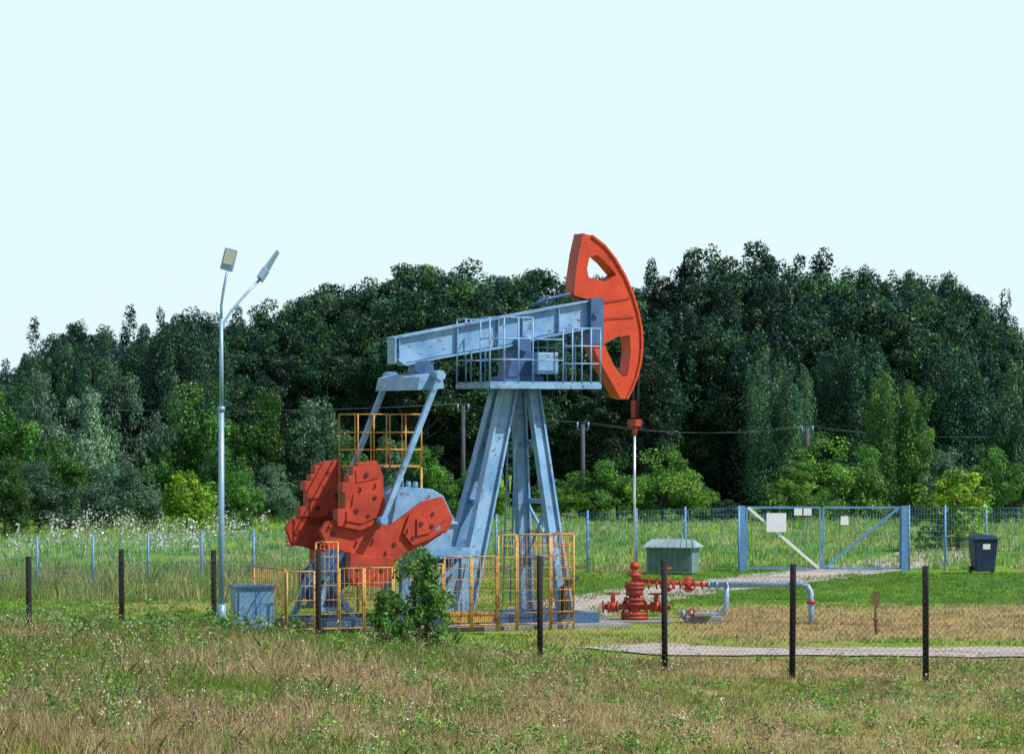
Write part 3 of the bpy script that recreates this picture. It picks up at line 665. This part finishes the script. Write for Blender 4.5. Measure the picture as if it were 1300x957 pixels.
back=[(-100,688,93),(-22,684,94),(47,681,95),(118,679,96),(188,676,97.5),(256,674,98.5),(322,672,99.5),(395,668,100.5),(470,664,101.5),(550,658,102.5),(630,653,103.5),(690,650,104),(746,648,104.3),(808,645,104.6),(870,643,105),(938,642,105)]
back2=[(1154,641,106.2),(1200,641,106.5),(1252,641,106.8),(1310,641,107.2),(1370,641,107.5),(1430,641,108)]
mb=MB();mc=MB()
for line in(back,back2):
    W_=[(WX(px,d),d,WZ(t,d)) for px,t,d in line]
    for x,d,t in W_: mb.tube([(x,d,-.2),(x,d,t)],.035,7)
    for a_,b_ in zip(W_,W_[1:]):
        n=max(2,int(math.hypot(b_[0]-a_[0],b_[1]-a_[1])/.09))
        for k in range(11):
            f=.06+.9*k/10; mc.tube([(a_[0],a_[1]-.04,a_[2]*f),(b_[0],b_[1]-.04,b_[2]*f)],.0045,3)
        for i in range(1,n):
            f=i/n; x=a_[0]+(b_[0]-a_[0])*f; y=a_[1]+(b_[1]-a_[1])*f-.04; t=a_[2]+(b_[2]-a_[2])*f
            mc.tube([(x,y,.08),(x,y,t*.96)],.0022,3)
mb.done('fence_posts',FBLUE,BF); mc.done('mesh_wire',FBLUE,BF)
dg=105.3; GT=empty('double_gate',(WX(1045,dg),dg,0))
def gx(px): return (px-1045)/F*dg
def gz(py): return WZ(py,dg)
mb=MB()
for px in(942,1148): mb.box(gx(px)-.09,gx(px)+.09,-.09,.09,-.2,gz(642))
mb.done('gate_posts',FBLUE,GT)
for nm,a_,b_,dg1 in(('left_leaf',948,1041,1),('right_leaf',1045,1143,-1)):
    mb=MB(); zb,zt_=gz(721),gz(644)
    mb.bar((gx(a_),0,zb),(gx(b_),0,zb),.05,.06); mb.bar((gx(a_),0,zt_),(gx(b_),0,zt_),.05,.06)
    for pz in(a_,b_): mb.bar((gx(pz),0,zb),(gx(pz),0,zt_),.05,.06,up=(0,1,0))
    mb.done(nm+'_frame',FBLUE,GT)
    mb=MB()
    za,zc=(zt_,zb) if dg1==1 else (zb,zt_)
    mb.bar((gx(a_)+.04,-.035,za),(gx(b_)-.04,-.035,zc),.03,.08,up=(0,0,1)); mb.done(nm+'_diagonal',WHITE if dg1==1 else FBLUE,GT)
    mb=MB(); n=26
    for i in range(1,n): x=gx(a_)+(gx(b_)-gx(a_))*i/n; mb.tube([(x,.03,zb),(x,.03,zt_)],.003,3)
    for i in range(1,10): mb.tube([(gx(a_),.03,zb+(zt_-zb)*i/10),(gx(b_),.03,zb+(zt_-zb)*i/10)],.003,3)
    mb.done(nm+'_mesh',FBLUE,GT)
def sign(name,p0,p1,t,b_):
    S=empty(name,(WX((p0+p1)/2,dg),dg-.08,0)); w=(p1-p0)/F*dg/2
    mb=MB(); mb.box(-w,w,-.008,.008,gz(b_),gz(t)); mb.done('sign_board',WHITE,S)
    mb=MB(); mb.box(-w*.7,-w*.6,.008,.05,gz(b_)+.03,gz(t)-.03); mb.box(w*.6,w*.7,.008,.05,gz(b_)+.03,gz(t)-.03); mb.done('sign_brackets',GALV,S)
sign('warning_sign',973,998,651,675); sign('notice_sign',1008,1018,645,654); sign('notice_sign',1020,1030,645,654); sign('notice_sign',1067,1077,655,666)
ES=empty('equipment_shelter',(WX(853,104),103.5,0),math.radians(-16))
mb=MB(); mb.box(-.68,.68,-.45,.45,0.05,.82); mb.done('shelter_walls',GREENS,ES)
mb=MB(); 
mb.add([(-.82,-.58,.80),(.82,-.58,.80),(.82,.58,.80),(-.82,.58,.80),(-.62,0,1.02),(.62,0,1.02)],[(0,1,5,4),(2,3,4,5),(1,2,5),(3,0,4),(3,2,1,0)])
for i in range(9): 
    x=-.6+i*.15; mb.bar((x*1.25,-.56,.83),(x,-.02,1.03),.02,.02)
mb.done('shelter_roof',paint('roof_sheet',(0.22,0.32,0.34),(0.30,0.40,0.42),ramt=.3),ES)
mb=MB()
for i in range(8): mb.box(-.6+i*.16,-.5+i*.16,-.47,-.455,.12,.76)
mb.box(.3,.6,-.49,-.472,.15,.7); mb.done('shelter_panels',paint('panel_green',(0.05,0.12,0.11),(0.08,0.16,0.15),ramt=.4),ES)
WB=empty('wheelie_bin',(WX(1248,104),104,0),math.radians(8))
mb=MB(); mb.add([(-.28,-.28,.06),(.28,-.28,.06),(.28,.28,.06),(-.28,.28,.06),(-.36,-.36,1.0),(.36,-.36,1.0),(.36,.36,1.0),(-.36,.36,1.0)],[(3,2,1,0),(4,5,6,7),(0,1,5,4),(1,2,6,5),(2,3,7,6),(3,0,4,7)]); mb.done('bin_body',BIN,WB,.03)
mb=MB(); mb.box(-.39,.39,-.4,.4,1.0,1.04); mb.add([(-.37,-.36,1.04),(.37,-.36,1.04),(.37,.36,1.04),(-.37,.36,1.04),(-.3,-.2,1.13),(.3,-.2,1.13),(.3,.3,1.13),(-.3,.3,1.13)],[(4,5,6,7),(0,1,5,4),(1,2,6,5),(2,3,7,6),(3,0,4,7)]); mb.tube([(-.3,.44,1.0),(.3,.44,1.0)],.025,8); mb.done('bin_lid',BIN,WB,.01)
mb=MB(); mb.tube([(-.36,.2,.11),(-.3,.2,.11)],.11,14); mb.tube([(.3,.2,.11),(.36,.2,.11)],.11,14); mb.done('bin_wheels',DARK,WB)
mb=MB(); mb.add([(-.1,-.347,.72),(.12,-.347,.72),(.12,-.362,.88),(-.1,-.362,.88)],[(0,1,2,3)]); mb.done('bin_label',WHITE,WB)
dm=GD(806); MP=empty('marker_post',(WX(1112,dm),dm,0))
mb=MB(); mb.tube([(0,0,-.1),(0,0,.85)],.035,8); mb.box(-.07,.07,-.05,.05,.62,.8); mb.box(-.06,.06,-.04,.04,.84,.92); mb.tube([(0,0,.3),(0,0,.36)],.06,8); mb.done('post_body',BIRCH,MP)
tops=[]
for px,t,d in((-250,500,168),(588,515,168),(740,538,166),(1025,543,167),(1420,540,170)):
    x=WX(px,d); tz_=WZ(t,d); U=empty('utility_pole',(x,d,0))
    mb=MB(); mb.tube([(0,0,-.2),(0,0,tz_)],.12,8,.09); mb.bar((-.28,0,tz_-.25),(.28,0,tz_-.25),.07,.09)
    mb.done('pole_shaft',WOOD,U)
    mb=MB()
    for o in(-.25,.25): mb.tube([(o,0,tz_-.2),(o,0,tz_+.08)],.04,6)
    mb.done('insulators',GALV,U); tops.append(Vector((x,d,tz_)))
PL=empty('power_lines'); mb=MB()
for a_,b_ in zip(tops,tops[1:]):
    for o in(-.25,.25):
        A=a_+Vector((o,0,.1));Bq=b_+Vector((o,0,.1)); Ln=(A-Bq).length
        mb.tube([A.lerp(Bq,t/10)-Vector((0,0,min(.6,Ln*.04)*4*(t/10)*(1-t/10))) for t in range(11)],.006,4)
mb.done('wires',paint('wire_grey',(0.10,0.12,0.15),(0.14,0.15,0.18),ramt=.1),PL)

# ---------------------------------------------------------------- light, sky, camera
sd=Vector((0.80,-0.34,0)).normalized(); el=math.radians(50)
S=Vector((sd.x*math.cos(el),sd.y*math.cos(el),math.sin(el)))
ld=bpy.data.lights.new('sun','SUN'); ld.energy=5.0; ld.angle=math.radians(.5); ld.color=(1,.97,.90)
lo=bpy.data.objects.new('sun',ld); lo.rotation_euler=S.to_track_quat('Z','Y').to_euler(); lo.location=(0,0,60); scene.collection.objects.link(lo)
w=bpy.data.worlds.new('World'); scene.world=w; w.use_nodes=True; nt=w.node_tree
bg=nt.nodes['Background']; sk=nt.nodes.new('ShaderNodeTexSky'); sk.sky_type='NISHITA'; sk.sun_disc=False
sk.sun_elevation=el; sk.sun_rotation=math.atan2(S.x,S.y); sk.air_density=1.0; sk.dust_density=0.4; sk.ozone_density=2.0; sk.altitude=0
# thin summer haze: pale band low in the sky fading towards the zenith
tc=nt.nodes.new('ShaderNodeTexCoord'); sp_=nt.nodes.new('ShaderNodeSeparateXYZ'); nt.links.new(tc.outputs['Generated'],sp_.inputs[0])
mr=nt.nodes.new('ShaderNodeMapRange'); mr.interpolation_type='SMOOTHSTEP'; mr.inputs['From Min'].default_value=0.12; mr.inputs['From Max'].default_value=0.36; mr.inputs['To Min'].default_value=0.98; mr.inputs['To Max'].default_value=0.0
nt.links.new(sp_.outputs['Z'],mr.inputs['Value'])
mx=nt.nodes.new('ShaderNodeMixRGB'); mx.inputs['Color2'].default_value=(6.0,7.45,7.95,1)
nt.links.new(mr.outputs[0],mx.inputs['Fac']); nt.links.new(sk.outputs[0],mx.inputs['Color1']); nt.links.new(mx.outputs[0],bg.inputs[0]); bg.inputs[1].default_value=0.13
cd=bpy.data.cameras.new('camera'); cd.lens=F/1300*36; cd.sensor_width=36; cd.sensor_fit='HORIZONTAL'; cd.shift_y=(HOR-478.5)/1300; cd.clip_end=6000; cd.clip_start=1
co=bpy.data.objects.new('camera',cd); co.location=(0,0,CAMH); co.rotation_euler=(math.radians(90),0,0); scene.collection.objects.link(co); scene.camera=co
scene.view_settings.view_transform='Standard'; scene.view_settings.look='None'; scene.view_settings.exposure=0
